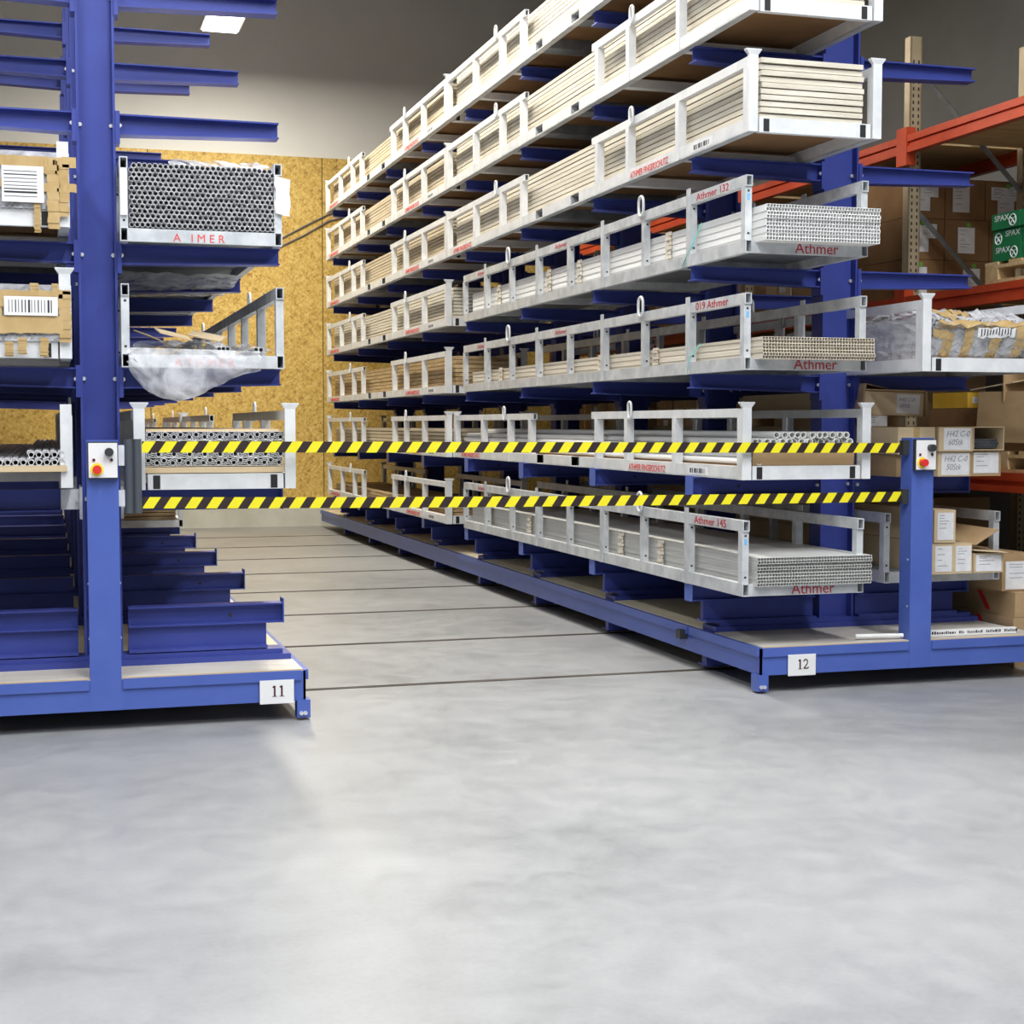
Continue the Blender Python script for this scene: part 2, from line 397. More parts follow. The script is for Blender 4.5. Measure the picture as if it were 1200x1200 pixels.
XL, XR = .246, 4.619
RL, poL = rack('cantilever_rack', 'blue mobile cantilever rack numbered eleven, with the belt cassette on its post', XL, .19, -.68, 1.168, 7.6, 8.0, -.73, 1.222,
     .166, .315, .988, '11', [.556, 1.174, 1.79, 2.42, 3.074, 3.714, 4.353], True)
RR, poR = rack('cantilever_rack', 'blue mobile cantilever rack numbered twelve, with belt catches on its post', XR, .232, 3.655, 5.545, 7.6, 8.28, 3.77, 5.62,
     4.712, 4.853, 3.935, '12', LV, False)
# belt cassette on rack eleven's post, belt catches on rack twelve's post
m = M()
for x, r_ in ((.365, .022), (.408, .020)): m.path([(x, 7.645, 1.065), (x, 7.645, 1.43)], r_, 16)
m.box(.365, .408, 7.642, 7.650, 1.068, 1.427)
cs = link('belt_cassette', M().mesh('x', 'cassette'), None)
bpy.data.objects.remove(cs)
for v in range(len(m.v)): m.v[v] = (m.v[v][0]-XL, m.v[v][1]-8.0, m.v[v][2])
link('belt_cassette', m.mesh('belt_cassette', 'cassette'), RL)
mb = M().box(.315-XL, .345-XL, 7.635-8, 7.66-8, 1.10, 1.18).box(.315-XL, .345-XL, 7.635-8, 7.66-8, 1.30, 1.40)
link('cassette_bracket', mb.mesh('cassette_bracket', 'galv_light'), RL)
for z in (1.335, 1.055):
    bx(RR, 'belt_catch', 'rubber', 4.672-XR, 4.7125-XR, 7.625-8.28, 7.665-8.28, z-.008, z+.075)
def belt(name, za, zm, zb, label):
    m = M(); N = 40; x0, x1 = .43, 4.675
    for i in range(N+1):
        t = i/N; x = x0+(x1-x0)*t
        z = za*(1-t)*(1-2*t)+zm*4*t*(1-t)+zb*t*(2*t-1)
        for dy in (0, .0016):
            for dz in (0, .056): m.v.append((x, dy, z+dz))
    for i in range(N):
        a = i*4; b2 = a+4
        m.f += [(a, b2, b2+1, a+1), (a+2, a+3, b2+3, b2+2), (a+1, b2+1, b2+3, a+3), (a, a+2, b2+2, b2)]
    m.f += [(0, 1, 3, 2), (N*4, N*4+2, N*4+3, N*4+1)]
    o = link(name, m.mesh(name, 'hazard'), None, (0, 7.645, 0)); tag(o, label, 'barrier belt'); return o
belt('barrier_belt', 1.363, 1.352, 1.339, 'upper yellow and black striped barrier belt stretched between the two racks')
belt('barrier_belt', 1.088, 1.064, 1.060, 'lower yellow and black striped barrier belt stretched between the two racks')

# ------------------------------------------------------------------ trays
def link_ring(cx, cy, cz, hh=.055, hw=.028, r=.009, plane='y'):
    pts = []
    for k in range(16):
        t = 2*math.pi*k/16; a = hw*math.cos(t); b2 = math.sin(t)*hw+(hh-hw)*(1 if math.sin(t) > 0 else -1)*(0 if abs(math.sin(t)) < 1e-6 else 1)
        pts.append((cx, cy+a, cz+b2) if plane == 'y' else (cx+a, cy, cz+b2))
    return M().path(pts, r, 6, True)
EYE = None
def tray_open(label, loc, W_=.75, L_=5.88, side_txt=None, front_txt=None, mt='galv', txt_mid=True, group=None, post_step=.73, right_first=False):
    """pole tray with one continuous hand rail"""
    global EYE
    t = thing('pole_tray', label, 'storage tray', loc, group)
    rail = ('rail', mt, round(L_, 3))
    if rail not in BOX: BOX[rail] = M().tubeY(0, .04, 0, L_, 0, .07).mesh('bottom_rail', mt); BOX[rail+('t',)] = M().tubeY(0, .04, 0, L_, 0, .06).mesh('top_rail', mt)
    for s, x in ((0, 0), (1, W_-.04)):
        link('bottom_rail', BOX[rail], t, (x, 0, 0))
        tr_ = link('top_rail', BOX[rail+('t',)], t, (x, 0, .36))
        n = int(L_/post_step)
        for i in range(n+1):
            y = .01+i*post_step
            if i % 2 and i < n: bx(t, 'post', mt, x-(.006 if s == 0 else -.041), x+(-.0005 if s == 0 else .0465), y, y+.055, .0, .455)
            pm = ('opost', mt)
            if pm not in BOX: BOX[pm] = M().box(0, .04, 0, .05, .07, .36).mesh('post', mt)
            link('post', BOX[pm], t, (x, y, 0))
            if s == 0:
                for z in (.10, .33): bx(t, 'bolt_hole', 'dark', x+.014, x+.026, y-.0012, y-.0002, z, z+.011)
        for y in (1.50, L_-1.45):
            if ('eye',) not in BOX: BOX[('eye',)] = link_ring(0, 0, 0, .062, .040, .0095, 'y').mesh('lifting_eye', 'galv_light', True)
            link('lifting_eye', BOX[('eye',)], t, (x-.011 if s == 0 else x+.051, y, .452))
        if s == 0 and side_txt: link('lettering', side_txt, tr_, (-.001, .66, .009))
        if s == 0 and side_txt and txt_mid:
            for y in (3.25, 5.4): link('lettering', T_side, tr_, (-.001, y, .012))
            bx(t, 'blue_tag', 'bluetag', .012, .028, .0085, .0098, .285, .32)
    for y in (0.0, L_-.04): 
        e = bx(t, 'end_rail', mt, .04, W_-.04, y+.003, y+.04, .0, .066)
        if y == 0.0 and front_txt: link('lettering', front_txt, e, (.26 if front_txt == T_front else .22, -.001, .006))
    for i in range(4): bx(t, 'cross_bar', mt, .04, W_-.04, .9+i*1.35, .97+i*1.35, .0, .05)
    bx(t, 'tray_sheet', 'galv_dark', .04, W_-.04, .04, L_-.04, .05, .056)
    return t
CAPM = {}
def tray_split(label, loc, W_=.80, L_=6.45, mt='galv_light', finger=False, group=None, barcode=True, end=True, funnel=True):
    """stacking tray: posts and rails in two end groups, fork pockets in the middle"""
    global EYE
    t = thing('stacking_tray', label, 'storage tray', loc, group)
    po = [0, .93, 1.75, 2.33]; po2 = [L_-p-.055 for p in reversed(po)]
    for s, x in ((0, 0), (1, W_-.05)):
        key = ('sbot', mt, round(L_, 3))
        if key not in BOX:
            BOX[key] = M().box(0, .05, 0, 2.72, 0, .075).box(0, .05, 2.90, 3.55, 0, .075).box(0, .05, 3.73, L_, 0, .075).box(0, .05, 0.02, L_-.02, 0, .008).mesh('bottom_rail', mt)
            BOX[('pocket',)] = M().tubeY(0, .05, 0, .18, 0, .075, .004).mesh('fork_pocket', 'galv_dark')
        br = link('bottom_rail', BOX[key], t, (x, 0, 0))
        for y in (2.72, 3.55):
            pass
        for grp in (po, po2):
            y0, y1 = grp[0], grp[-1]+.055
            if grp is po: y1 += .07
            else: y0 -= .07
            if ('st', mt, round(y1-y0, 3)) not in BOX: BOX[('st', mt, round(y1-y0, 3))] = M().tubeY(0, .035, 0, y1-y0, 0, .05, .005).mesh('top_rail', mt)
            link('top_rail', BOX[('st', mt, round(y1-y0, 3))], t, (x+(-.0 if s == 0 else .015), y0, .35))
            for y in grp: 
                pm = ('spost', mt)
                if pm not in BOX: BOX[pm] = M().box(0, .05, 0, .014, .0, .352).box(0, .05, .041, .055, .0, .352).box(.0, .05, .014, .041, 0, .352).mesh('post', mt)
                link('post', BOX[pm], t, (x-.003 if s == 0 else x+.003, y, .0))
            ye = (grp[2]-.07) if grp is po else grp[1]+.12
            if EYE is None: EYE = link_ring(0, 0, 0).mesh('lifting_eye', 'galv_light', True)
            link('lifting_eye', EYE, t, (x-.012 if s == 0 else x+.062, ye, .405))
        # near end posts: broad flat post with a flared funnel top
        for yy in (-.02, L_):
            k = ('fun', mt, yy < 0, funnel)
            if k not in BOX:
                m = M().box(-.004, .05, 0, .02, 0, .405)
                if funnel: m.hexa([(-.004, 0, .405), (.05, 0, .405), (-.004, .02, .405), (.05, .02, .405), (-.022, -.006, .43), (.068, -.006, .43), (-.022, .026, .43), (.068, .026, .43)]).box(-.022, .068, -.006, .026, .43, .436)
                BOX[k] = m.mesh('end_post', mt)
            link('end_post', BOX[k], t, (x, yy, 0))
        if s == 0 and finger:
            for y in (1.72, L_-.25): link('lettering', T_finger, br, (-.0015, y, .012))
            if barcode:
                lb = bx(br, 'barcode_label', 'paper', -.001, .0, .45, .75, .012, .06)
                for k in range(9): bx(lb, 'bar', 'ink', -.0006, 0, .05+k*.024, .05+k*.024+.008+.006*(k % 3), .01, .038)
    for y in (-.012, L_-.03) if end else (L_-.03,):
        e = bx(t, 'end_rail', mt, .062, W_-.062, y, y+.04, .0, .078)
        for xx in (.025, W_-.19): bx(e, 'slot', 'dark', xx, xx+.035, -.0012, -.0003, .004, .072)
    for y in (2.72, 3.55):
        k = ('pock', round(W_, 3))
        if k not in BOX: BOX[k] = M().box(.006, W_-.006, -.004, 0, 0, .075).box(.006, W_-.006, .18, .184, 0, .075).box(.006, W_-.006, 0, .18, .071, .075).box(.006, W_-.006, 0, .18, .001, .005).mesh('fork_pocket', 'galv_dark')  # walls darker than the tray steel: the pocket's shade put into their colour
        link('fork_pocket', BOX[k], t, (0, y, 0))
    for y in (.9, 1.9, 4.4, 5.4): bx(t, 'cross_bar', mt, .05, W_-.05, y, y+.08, .0, .055)
    bx(t, 'tray_sheet', 'cardboard_dark', .05, W_-.05, .05, L_-.05, .0755, .0785)
    return t
ORD = ['bottom', 'second', 'third', 'fourth', 'fifth', 'sixth', 'seventh']
def layers(n, x0, x1, y0, y1, z0, th, mt, label, group, gap=.007, jit=.0035, name='profile_strip'):
    for i in range(n):
        a, b2, c_ = (random.uniform(-jit, jit) for _ in range(3))
        o = bx(None, name, mt, x0+a, x1+a, y0+b2*3, y1+b2*3, z0+i*(th+gap), z0+i*(th+gap)+th)
        tag(o, label, 'profile', group)
CH = {}
def chambered(n, x0, x1, y0, y1, z0, th, mt, label, group, cells=40):
    key = (mt, cells, x1-x0, th)
    if key not in CH:
        w = x1-x0; L = y1-y0; m = M().box(0, w, 0, L, 0, .0019).box(0, w, 0, L, th-.0019, th)
        for k in range(cells+1):
            x = k*(w-.003)/cells; m.box(x, x+.003, 0, L, .0019, th-.0019)
        CH[key] = m.mesh('hollow_strip', mt)
    for i in range(n):
        o = link('hollow_strip', CH[key], None, (x0+(.003 if i % 2 else 0)+random.uniform(-.001, .001), y0+random.uniform(-.006, .006), z0+i*(th+.0008)))
        tag(o, label, 'profile', group)
# ---- rack 12, aisle side
NEAR, FAR = 7.50, 13.98
for lev in range(7):
    z = LV[lev]+.001; w = ORD[lev]
    if lev in (0, 2, 3):
        num = {0: ('Athmer 145', T_145), 2: ('019 Athmer', T_019), 3: ('Athmer 132', T_132)}[lev]
        what = {0: 'grey', 2: 'tan', 3: 'white'}[lev]
        tray_open('galvanised pole tray of %s hollow strips, hand rail lettered %s in red' % (what, num[0]), (3.64, 7.565, z), side_txt=num[1], front_txt=T_front)
    else:
        near_at, near_len = ((3.692, 7.70, z), 6.27) if lev == 1 else ((3.615, NEAR, z), 6.45)
        tray_split('galvanised stacking tray on the %s arm level of rack twelve, striped belt end' % w, near_at, L_=near_len, finger=(lev in (1, 4)))
    tray_split('galvanised stacking tray on the %s arm level of rack twelve, by the chipboard wall' % w, (3.615, FAR, z), finger=True, mt='galv_light')
    near_l = 'strip stacked on the %s arm level of rack twelve, striped belt end'
    far_l = 'strip stacked on the %s arm level of rack twelve, chipboard wall end'
    zc = z+.080
    if lev >= 4: layers(10, 3.70, 4.32, NEAR+.02, NEAR+6.4, zc, .026, 'cream_slat', 'cream '+near_l % w, 'cream strips level %d' % lev)
    if lev >= 3: layers(9, 3.70, 4.32, FAR+.05, FAR+6.35, zc, .026, 'beige_slat' if lev > 3 else 'cream_slat', ('beige ' if lev > 3 else 'cream ')+far_l % w, 'beige strips level %d' % lev)
    if lev == 2: layers(7, 3.70, 4.32, FAR-.02, FAR+6.35, zc, .034, 'brown_slat', 'brown paper wrapped '+far_l % w, 'wrapped brown strips', gap=.006)
    if lev == 1: layers(5, 3.70, 4.32, FAR+.05, FAR+6.3, zc, .034, 'beige_slat', 'beige '+far_l % w, 'beige strips level 1', gap=.006)
    if lev == 0: layers(3, 3.70, 4.32, FAR+.05, FAR+6.3, zc, .025, 'brown_slat', 'flat brown board lying in the lowest tray by the chipboard wall', 'brown boards', name='board')
chambered(10, 3.70, 4.39, 7.44, 13.35, LV[3]+.058, .0185, 'white_strip', 'white hollow strip in the stack on the Athmer 132 tray', 'white strips on tray 132', 38)
chambered(7, 3.70, 4.385, 7.47, 13.35, LV[2]+.058, .0165, 'tan_strip', 'tan hollow strip in the stack on the 019 Athmer tray', 'tan strips on tray 019', 38)
chambered(9, 3.71, 4.42, 7.53, 13.4, LV[0]+.058, .0170, 'grey_strip', 'grey hollow strip in the stack on the Athmer 145 tray', 'grey strips on tray 145', 40)
# paper spacers between strips and rail, turquoise straps
for lev, hh, ys_, lab in ((3, .20, (8.75, 10.4, 11.1, 12.45), 'white'), (2, .13, (8.95, 9.95, 12.4), 'tan'), (0, .165, (8.85, 9.55, 11.6, 12.75), 'grey')):
    for y in ys_:
        m = M()
        for k in range(7): m.box(-.006*(k % 2), .012, -.035+.006*(k % 3), .035-.004*(k % 2), k*hh/7, (k+.8)*hh/7)
        tag(link('paper_spacer', m.mesh('paper_spacer', 'tan_strip'), None, (3.682, y, LV[lev]+.06)), 'crumpled paper spacer beside the %s hollow strips in their tray' % lab, 'packing paper', 'paper spacers '+lab)
    if lev:
        m = M().path([(3.635, 8.42 if lev == 3 else 8.33, LV[lev]+.01), (3.6365, 8.30, LV[lev]+.10), (3.69, 8.26, LV[lev]+hh+.05)], .004, 6)
        tag(link('strap', m.mesh('strap', 'strap'), None), 'thin turquoise strap hanging over the rail beside the %s hollow strips' % lab, 'strap')
# level 1 near: round white tubes and a torn cardboard sheet
TUBE = M().pipeY(0, 0, .0195, .0150, 0, 6.1, 12).mesh('round_profile', 'white_strip')
for rr_ in range(5):
    for k in range(15):
        if rr_ == 4 and k < 4: continue
        x = 3.775+.0425*k+(.02 if rr_ % 2 else 0)
        if x > 4.415: continue
        o = link('round_profile', TUBE, None, (x, 7.74+random.uniform(-.01, .04), LV[1]+.080+.021+rr_*.0375))
        tag(o, 'white round hollow profile in the stack behind the upper striped belt', 'profile', 'round profiles on rack twelve')
m = M(); N = 16
top = [.085+random.uniform(-.012, .012) for _ in range(N+1)]
for i in range(N): m.hexa([(i*.04, 0, 0), ((i+1)*.04, 0, 0), (i*.04, .004, 0), ((i+1)*.04, .004, 0), (i*.04, -.01, top[i]), ((i+1)*.04, -.01, top[i+1]), (i*.04, -.006, top[i]), ((i+1)*.04, -.006, top[i+1])])
tag(link('cardboard_sheet', m.mesh('cardboard_sheet', 'cardboard'), None, (3.775, 7.735, LV[1]+.08)), 'torn brown cardboard sheet in front of the white round profiles', 'cardboard')

# ---- rack 11, aisle side
tl = 'of rack eleven, aisle side'
LL = [.556, 1.174, 1.79, 2.42]
t3 = tray_open('tall galvanised tray of round aluminium tubes on rack eleven', (.352, 7.88, LL[3]+.001), W_=.812, front_txt=T_caps2, mt='galv')
t2 = tray_open('galvanised pole tray lettered ATHMER with plastic film spilling over its end', (.352, 7.90, LL[2]+.001), W_=.82, front_txt=T_caps, mt='galv')
t1 = tray_split('galvanised stacking tray of ribbed aluminium profiles behind the belt cassette', (.40, 7.745, LL[1]+.001), W_=.80)
tray_split('galvanised stacking tray on the second arm level of rack eleven, by the chipboard wall', (.40, 14.3, LL[1]+.001), W_=.80)
tray_open('galvanised pole tray on the lowest arms of rack eleven, by the chipboard wall', (.36, 14.2, LL[0]+.001), W_=.80, side_txt=None)
layers(6, .43, 1.10, 14.25, 20.0, LL[0]+.07, .028, 'brown_slat', 'brown slat in the tray on the lowest arms of rack eleven', 'brown slats on rack eleven', name='slat')
PIPE = M().pipeY(0, 0, .0131, .0112, 0, 5.7, 10).mesh('tube', 'alu_tube')
cnt = 0; rest = M()
for rr_ in range(14):
    for k in range(28 if rr_ % 2 == 0 else 27):
        x = .352+.058+.0262*k+(.0131 if rr_ % 2 else 0); z = LL[3]+.086+rr_*.0228; y = 7.885+random.uniform(-.008, .014)
        if cnt < 300:
            o = link('tube', PIPE, None, (x, y, z)); tag(o, 'round aluminium tube in the honeycomb stack on rack eleven', 'tube', 'aluminium tubes on rack eleven'); cnt += 1
        else: rest.pipeY(x, z, .0131, .0112, y, y+5.7, 10)
o = link('tube_stack', rest.mesh('tube_stack', 'alu_tube')); tag(o, 'upper rows of round aluminium tubes in the honeycomb stack on rack eleven', 'tubes', 'aluminium tubes on rack eleven', 'stuff')
# ribbed profiles, second level
m = M(); w, hgt = .0765, .042
m.stroke([(0, 0), (w, 0), (w, hgt), (0, hgt), (0, 0)], .0028, 0, 6)
def circ(cx, cz, r, n=9, a0=0, a1=2*math.pi): return [(cx+r*math.cos(a0+(a1-a0)*k/n), cz+r*math.sin(a0+(a1-a0)*k/n)) for k in range(n+1)]
m.stroke(circ(.017, .027, .0125), .003, 0, 6).stroke(circ(.060, .0155, .0125), .003, 0, 6)
m.stroke([(.003, .010), (.018, .006), (.032, .012), (.046, .006)], .003, 0, 6).stroke([(.03, .034), (.042, .026), (.056, .036), (.073, .033)], .003, 0, 6)
m.stroke([(.027, .022), (.036, .018), (.046, .022)], .003, 0, 6)
PR = m.mesh('ribbed_profile', 'alu_tube')
for rr_ in range(4):
    for k in range(9):
        o = link('ribbed_profile', PR, None, (.452+.0768*k+.008*(rr_ % 2), 7.80+random.uniform(-.008, .008), LL[1]+.118+rr_*.0436))
        tag(o, 'ribbed aluminium profile stacked in the tray behind the belt cassette', 'profile', 'ribbed profiles on rack eleven')
tag(bx(None, 'cardboard_sheet', 'cardboard_light', .45, 1.155, 7.77, 13.9, LL[1]+.083, LL[1]+.112), 'pale cardboard sheet under the ribbed aluminium profiles', 'cardboard')
tag(bx(None, 'cardboard_sheet', 'cardboard_light', .46, 1.13, 7.82, 13.7, LL[1]+.118+.0436*4, LL[1]+.118+.0436*4+.012), 'pale cardboard sheet on top of the ribbed aluminium profiles', 'cardboard')
# loose film, a few tubes and cardboard on the third level
def film(fn, nu, nv, name, label, mt='film', cat='plastic film'):
    m = M()
    for j in range(nv+1):
        for i in range(nu+1): m.v.append(fn(i/nu, j/nv))
    for j in range(nv):
        for i in range(nu): a = j*(nu+1)+i; m.f.append((a, a+1, a+nu+2, a+nu+1))
    o = link(name, m.mesh(name, mt, True)); tag(o, label, cat); return o
rg = random.Random(3)
def nz(u, v, s=1): return math.sin(u*13.1+v*7.7)*math.cos(v*17.3-u*5.1)*.5+math.sin(u*31+v*23)*.25+math.cos(u*47-v*39)*.18
film(lambda u, v: (.42+.71*u, 7.93+2.6*v, LL[2]+.085+.055*(1-abs(u-.35))+.028*nz(u, v*4)), 44, 40, 'plastic_film', 'crumpled clear plastic film heaped in the ATHMER tray of rack eleven', 'film')
def drape(u, v):
    low = [0, .12, .155, .17, .145, .10, .06, .02, 0]
    k = u*8; i = min(int(k), 7); d = low[i]*(1-(k-i))+low[i+1]*(k-i)
    x = .385+.66*u; z0 = LL[2]+.10-.01*u
    return (x+.02*nz(u, v), 7.888-.022*math.sin(v*3.1)-.012*nz(u*2, v*2)**2, z0-v*(d+.10))
film(drape, 36, 14, 'plastic_film', 'clear plastic film hanging over the lettered end rail of the ATHMER tray', 'film')
film(lambda u, v: (.37+.74*u, 9.25+1.3*v, LL[3]-.02-.085*math.sin(math.pi*v)**.7*(1-.4*u)+.014*nz(u, v*3)), 30, 20, 'plastic_film', 'clear plastic film sagging below the tray of round aluminium tubes', 'film')
film(lambda u, v: (.60+.5*u, 7.87+.18*v, LL[3]+.41+.03*nz(u, v)), 16, 8, 'plastic_film', 'scrap of clear film on top of the honeycomb of round tubes', 'film')
for i, (x, z) in enumerate(((.84, .084), (.862, .084), (.884, .084), (1.03, .083), (1.055, .083))):
    o = link('tube', PIPE, None, (x, 7.92, LL[2]+z+.016)); tag(o, 'loose aluminium tube lying under film in the ATHMER tray', 'tube', 'loose tubes in the ATHMER tray')
for i, (x, y, rz) in enumerate(((.62, 8.05, .3), (.80, 8.15, -.4), (.52, 8.3, .9))):
    m = M().box(-.09, .09, -.05, .05, 0, .006)
    o = link('cardboard_scrap', m.mesh('cardboard_scrap', 'cardboard_light'), None, (x, y, LL[2]+.175), (.3, .2, rz)); tag(o, 'scrap of cardboard lying on the plastic film in the ATHMER tray', 'cardboard', 'cardboard scraps in the ATHMER tray')
def papers(u, v): return (1.128+.075*u+.01*nz(u, v), 7.872-.01*u, LL[3]+.17+.19*v-.02*u)
film(papers, 5, 8, 'paper_slip', 'white paper slip taped to the post of the tall tube tray', 'paper', 'paper')
tag(bx(None, 'paper_label', 'paper', .354, .388, 7.8755, 7.8785, LL[3]+.13, LL[3]+.36), 'white paper label stuck on the post beside the tube honeycomb', 'label')

# ---- rack 11, far side: wrapped tube bundles
def wrapped(label, loc, W_, L_, hgt, bar_x, bar_vert, tapes, seed):
    t = thing('wrapped_bundle', label, 'bundle', loc); rnd = random.Random(seed)
    m = M(); r_ = .0131; rows = int(hgt/.0228)
    for j in range(rows):
        for k in range(int(W_/.0262)): m.pipeY(.014+k*.0262+(.0131 if j % 2 else 0), .014+j*.0228, r_, .0110, 0, L_, 8)
    o = link('tube_pack', m.mesh('tube_pack', 'alu_tube'), t); o['kind'] = 'stuff'
    def fs(u, v): return (W_*u, -.012-.006*nz(u*1.5, v), .004+(hgt+.02)*v)
    g = M(); nu, nv = 30, 10
    for j in range(nv+1):
        for i in range(nu+1): g.v.append(fs(i/nu, j/nv))
    for j in range(nv+1, nv+7):
        for i in range(nu+1): g.v.append((W_*i/nu, (j-nv)*.25, hgt+.03+.02*nz(i/nu, j*.3)))
    for j in range(nv+6):
        for i in range(nu): a = j*(nu+1)+i; g.f.append((a, a+1, a+nu+2, a+nu+1))
    link('film_wrap', g.mesh('film_wrap', 'film'), t)
    for (x0, x1, z0, z1) in tapes:
        tp = M(); n = 12; hor = (x1-x0) > (z1-z0)
        for i in range(n):
            a, b2 = i/n, (i+1)/n
            for u0, u1 in ((a, b2),):
                w0, w1 = rnd.uniform(-.004, .004), rnd.uniform(-.004, .004)
                if hor: pts = [(x0+(x1-x0)*u0, z0+w0), (x0+(x1-x0)*u1, z0+w1), (x0+(x1-x0)*u1, z1+w1), (x0+(x1-x0)*u0, z1+w0)]
                else: pts = [(x0+w0, z0+(z1-z0)*u0), (x1+w0, z0+(z1-z0)*u0), (x1+w1, z0+(z1-z0)*u1), (x0+w1, z0+(z1-z0)*u1)]
                y = -.022-.004*abs(math.sin(i*1.7))
                k = len(tp.v); tp.v += [(p, y, q) for p, q in pts]+[(p, y+.002, q) for p, q in pts]
                tp.f += [(k, k+1, k+2, k+3), (k+7, k+6, k+5, k+4), (k, k+4, k+5, k+1), (k+2, k+6, k+7, k+3), (k+1, k+5, k+6, k+2), (k, k+3, k+7, k+4)]
        link('tape', tp.mesh('tape', 'tape'), t)
    bw, bh = (.245, .090) if not bar_vert else (.19, .17)
    lb = bx(t, 'barcode_label', 'white_paint', bar_x[0], bar_x[0]+bw, -.032, -.030, bar_x[1], bar_x[1]+bh)
    for k in range(14):
        wd = rnd.choice((.003, .005, .009))
        if not bar_vert: bx(lb, 'bar', 'ink', .02+k*.0148, .02+k*.0148+wd, -.0008, 0, .014, .074)
        elif k < 8: bx(lb, 'bar', 'ink', .01, bw-.03, -.0008, 0, .025+k*.017, .025+k*.017+wd)
    return t
XW = -.70
tray_split('galvanised tray of taped tubes, above the barcode bundle on the outer side of rack eleven', (-.695, 7.66, LL[3]+.03), W_=.80, funnel=False)
wrapped('film wrapped tube bundle with brown tape on the upper outer tray of rack eleven', (XW+.06, 7.64, LL[3]+.106), .72, 5.6, .25, (.44, .03), True,
        [(.60, .71, .17, .235), (.60, .78, .085, .125), (.645, .70, -.09, .24), (.70, .745, -.03, .24), (.40, .78, .20, .25), (.585, .615, -.11, .03), (.3, .60, .10, .14)], 1)
tray_split('galvanised tray holding the bundle with the wide barcode on the outer side of rack eleven', (-.695, 7.66, LL[2]+.03), W_=.80)
wrapped('film wrapped tube bundle with brown tape and a wide white barcode label on rack eleven', (XW+.06, 7.64, LL[2]+.106), .735, 5.6, .25, (.44, .125), False,
        [(.30, .745, .165, .245), (.30, .745, .04, .125), (.30, .43, .10, .2), (.69, .745, .0, .25), (.56, .60, .20, .28), (.66, .69, .20, .28), (.50, .54, -.06, .02), (.60, .64, -.07, .02), (.44, .48, -.07, .0)], 2)
tray_split('galvanised tray with bright end post on the second outer arms of rack eleven', (-.70, 7.66, LL[1]+.02), W_=.80, end=False, funnel=False)
tag(bx(None, 'fibreboard_sheet', 'cardboard_light', -.62, .075, 7.62, 13.0, LL[1]+.10, LL[1]+.128), 'brown board under the hooked profiles beside the column of rack eleven', 'board')
m = M().stroke(circ(.018, .015, .0125, 12), .0032, 0, 6).stroke(circ(.016, .016, .0165, 8, math.pi*.05, math.pi*1.0), .0026, 0, 6).stroke([(.0005, .018), (.0, .0325), (.012, .034), (.026, .029), (.033, .016)], .0028, 0, 6)
m.stroke([(.0, .001), (.033, .001)], .0026, 0, 6)
HP = m.mesh('hooked_profile', 'alu_tube')
for rr_, n in ((0, 19), (1, 5)):
    for k in range(n):
        o = link('hooked_profile', HP, None, (.072-.036*(k+1), 7.63+random.uniform(-.01, .01), LL[1]+.1295+rr_*.037)); tag(o, 'hooked aluminium profile lying on the brown board of rack eleven', 'profile', 'hooked profiles on rack eleven')

# ------------------------------------------------------------------ rack 12, outer side
OX = 4.775
tray_split('galvanised stacking tray carrying a taped film bundle on the outer side of rack twelve', (4.70, 7.50, LV[2]+.001), W_=.80)
t = thing('wrapped_bundle', 'bulging film wrapped tube bundle with brown tape and a crooked barcode label', 'bundle', (4.79, 7.52, LV[2]+.075))
m = M()
for j in range(10):
    for k in range(23): m.pipeY(.018+k*.0262+(.0131 if j % 2 else 0), .014+j*.0228, .0131, .011, .06, 5.5, 8)
o = link('tube_pack', m.mesh('tube_pack', 'alu_tube'), t); o['kind'] = 'stuff'
def bulge(u, v):          # u across, v from the bottom front over the lip to the back
    x = .66*u-.01
    if v < .5: q = v/.5; return (x, .05-.10*math.sin(q*1.7)*(.6+.4*u), .0+.185*q+.014*nz(u*2, q))
    q = (v-.5)/.5; return (x, -.045+1.6*q, .185+.11*math.sin(min(q*6, 1.57))+.028*nz(u*2, q*3))
def sheet(nu, nv, fn, name, mt, par, u0=0, u1=1, v0=0, v1=1, off=0):
    g = M()
    for j in range(nv+1):
        for i in range(nu+1):
            p = fn(u0+(u1-u0)*i/nu, v0+(v1-v0)*j/nv); g.v.append((p[0], p[1]-off, p[2]+off))
    for j in range(nv):
        for i in range(nu): a = j*(nu+1)+i; g.f.append((a, a+1, a+nu+2, a+nu+1))
    return link(name, g.mesh(name, mt), par)
sheet(36, 40, bulge, 'film_wrap', 'film', t)
for (u0, u1, v0, v1) in ((.03, .97, .44, .52), (.30, .39, .02, .46), (.10, .20, .02, .40), (.56, .66, .02, .46), (.80, .9, .02, .46), (.22, .30, .52, .66), (.40, .5, .54, .62), (.0, .14, .30, .42)):
    sheet(14, 12, bulge, 'tape', 'tape', t, u0, u1, v0, v1, .006)
lb = sheet(12, 4, bulge, 'barcode_label', 'white_paint', t, .42, .78, .30, .45, .011)
for k in range(11): sheet(1, 3, bulge, 'bar', 'ink', lb, .45+k*.028, .45+k*.028+.011, .33, .43, .0125)
def leftside(u, v): return (-.018-.012*abs(nz(u*5, v*2)), .03+5.4*u, .0+.24*v+.01*nz(u*9, v))
sheet(60, 8, leftside, 'film_wrap', 'film', t)
NOTE = {}
def box_note(parent, x0, x1, z0, z1, y=-.0025, lines=True, body=None, mt='paper'):
    n_ = bx(parent, 'paper_note', mt, x0, x1, y, y+.0015, z0, z1)
    w, h_ = x1-x0, z1-z0
    if body is not None: link('lettering', body, n_, (w*.08, -.0008, h_*.62))
    elif lines:
        k = 0; zz = h_*.88
        rl = random.Random(int(x0*1e4)+int(z1*1e4))
        while zz > h_*.2: bx(n_, 'text_line', 'ink_soft', w*.12, w*(.12+rl.choice((.3, .45, .6))), -.0006, 0, zz, zz+.004); zz -= h_*rl.choice((.1, .16, .22))
    return n_
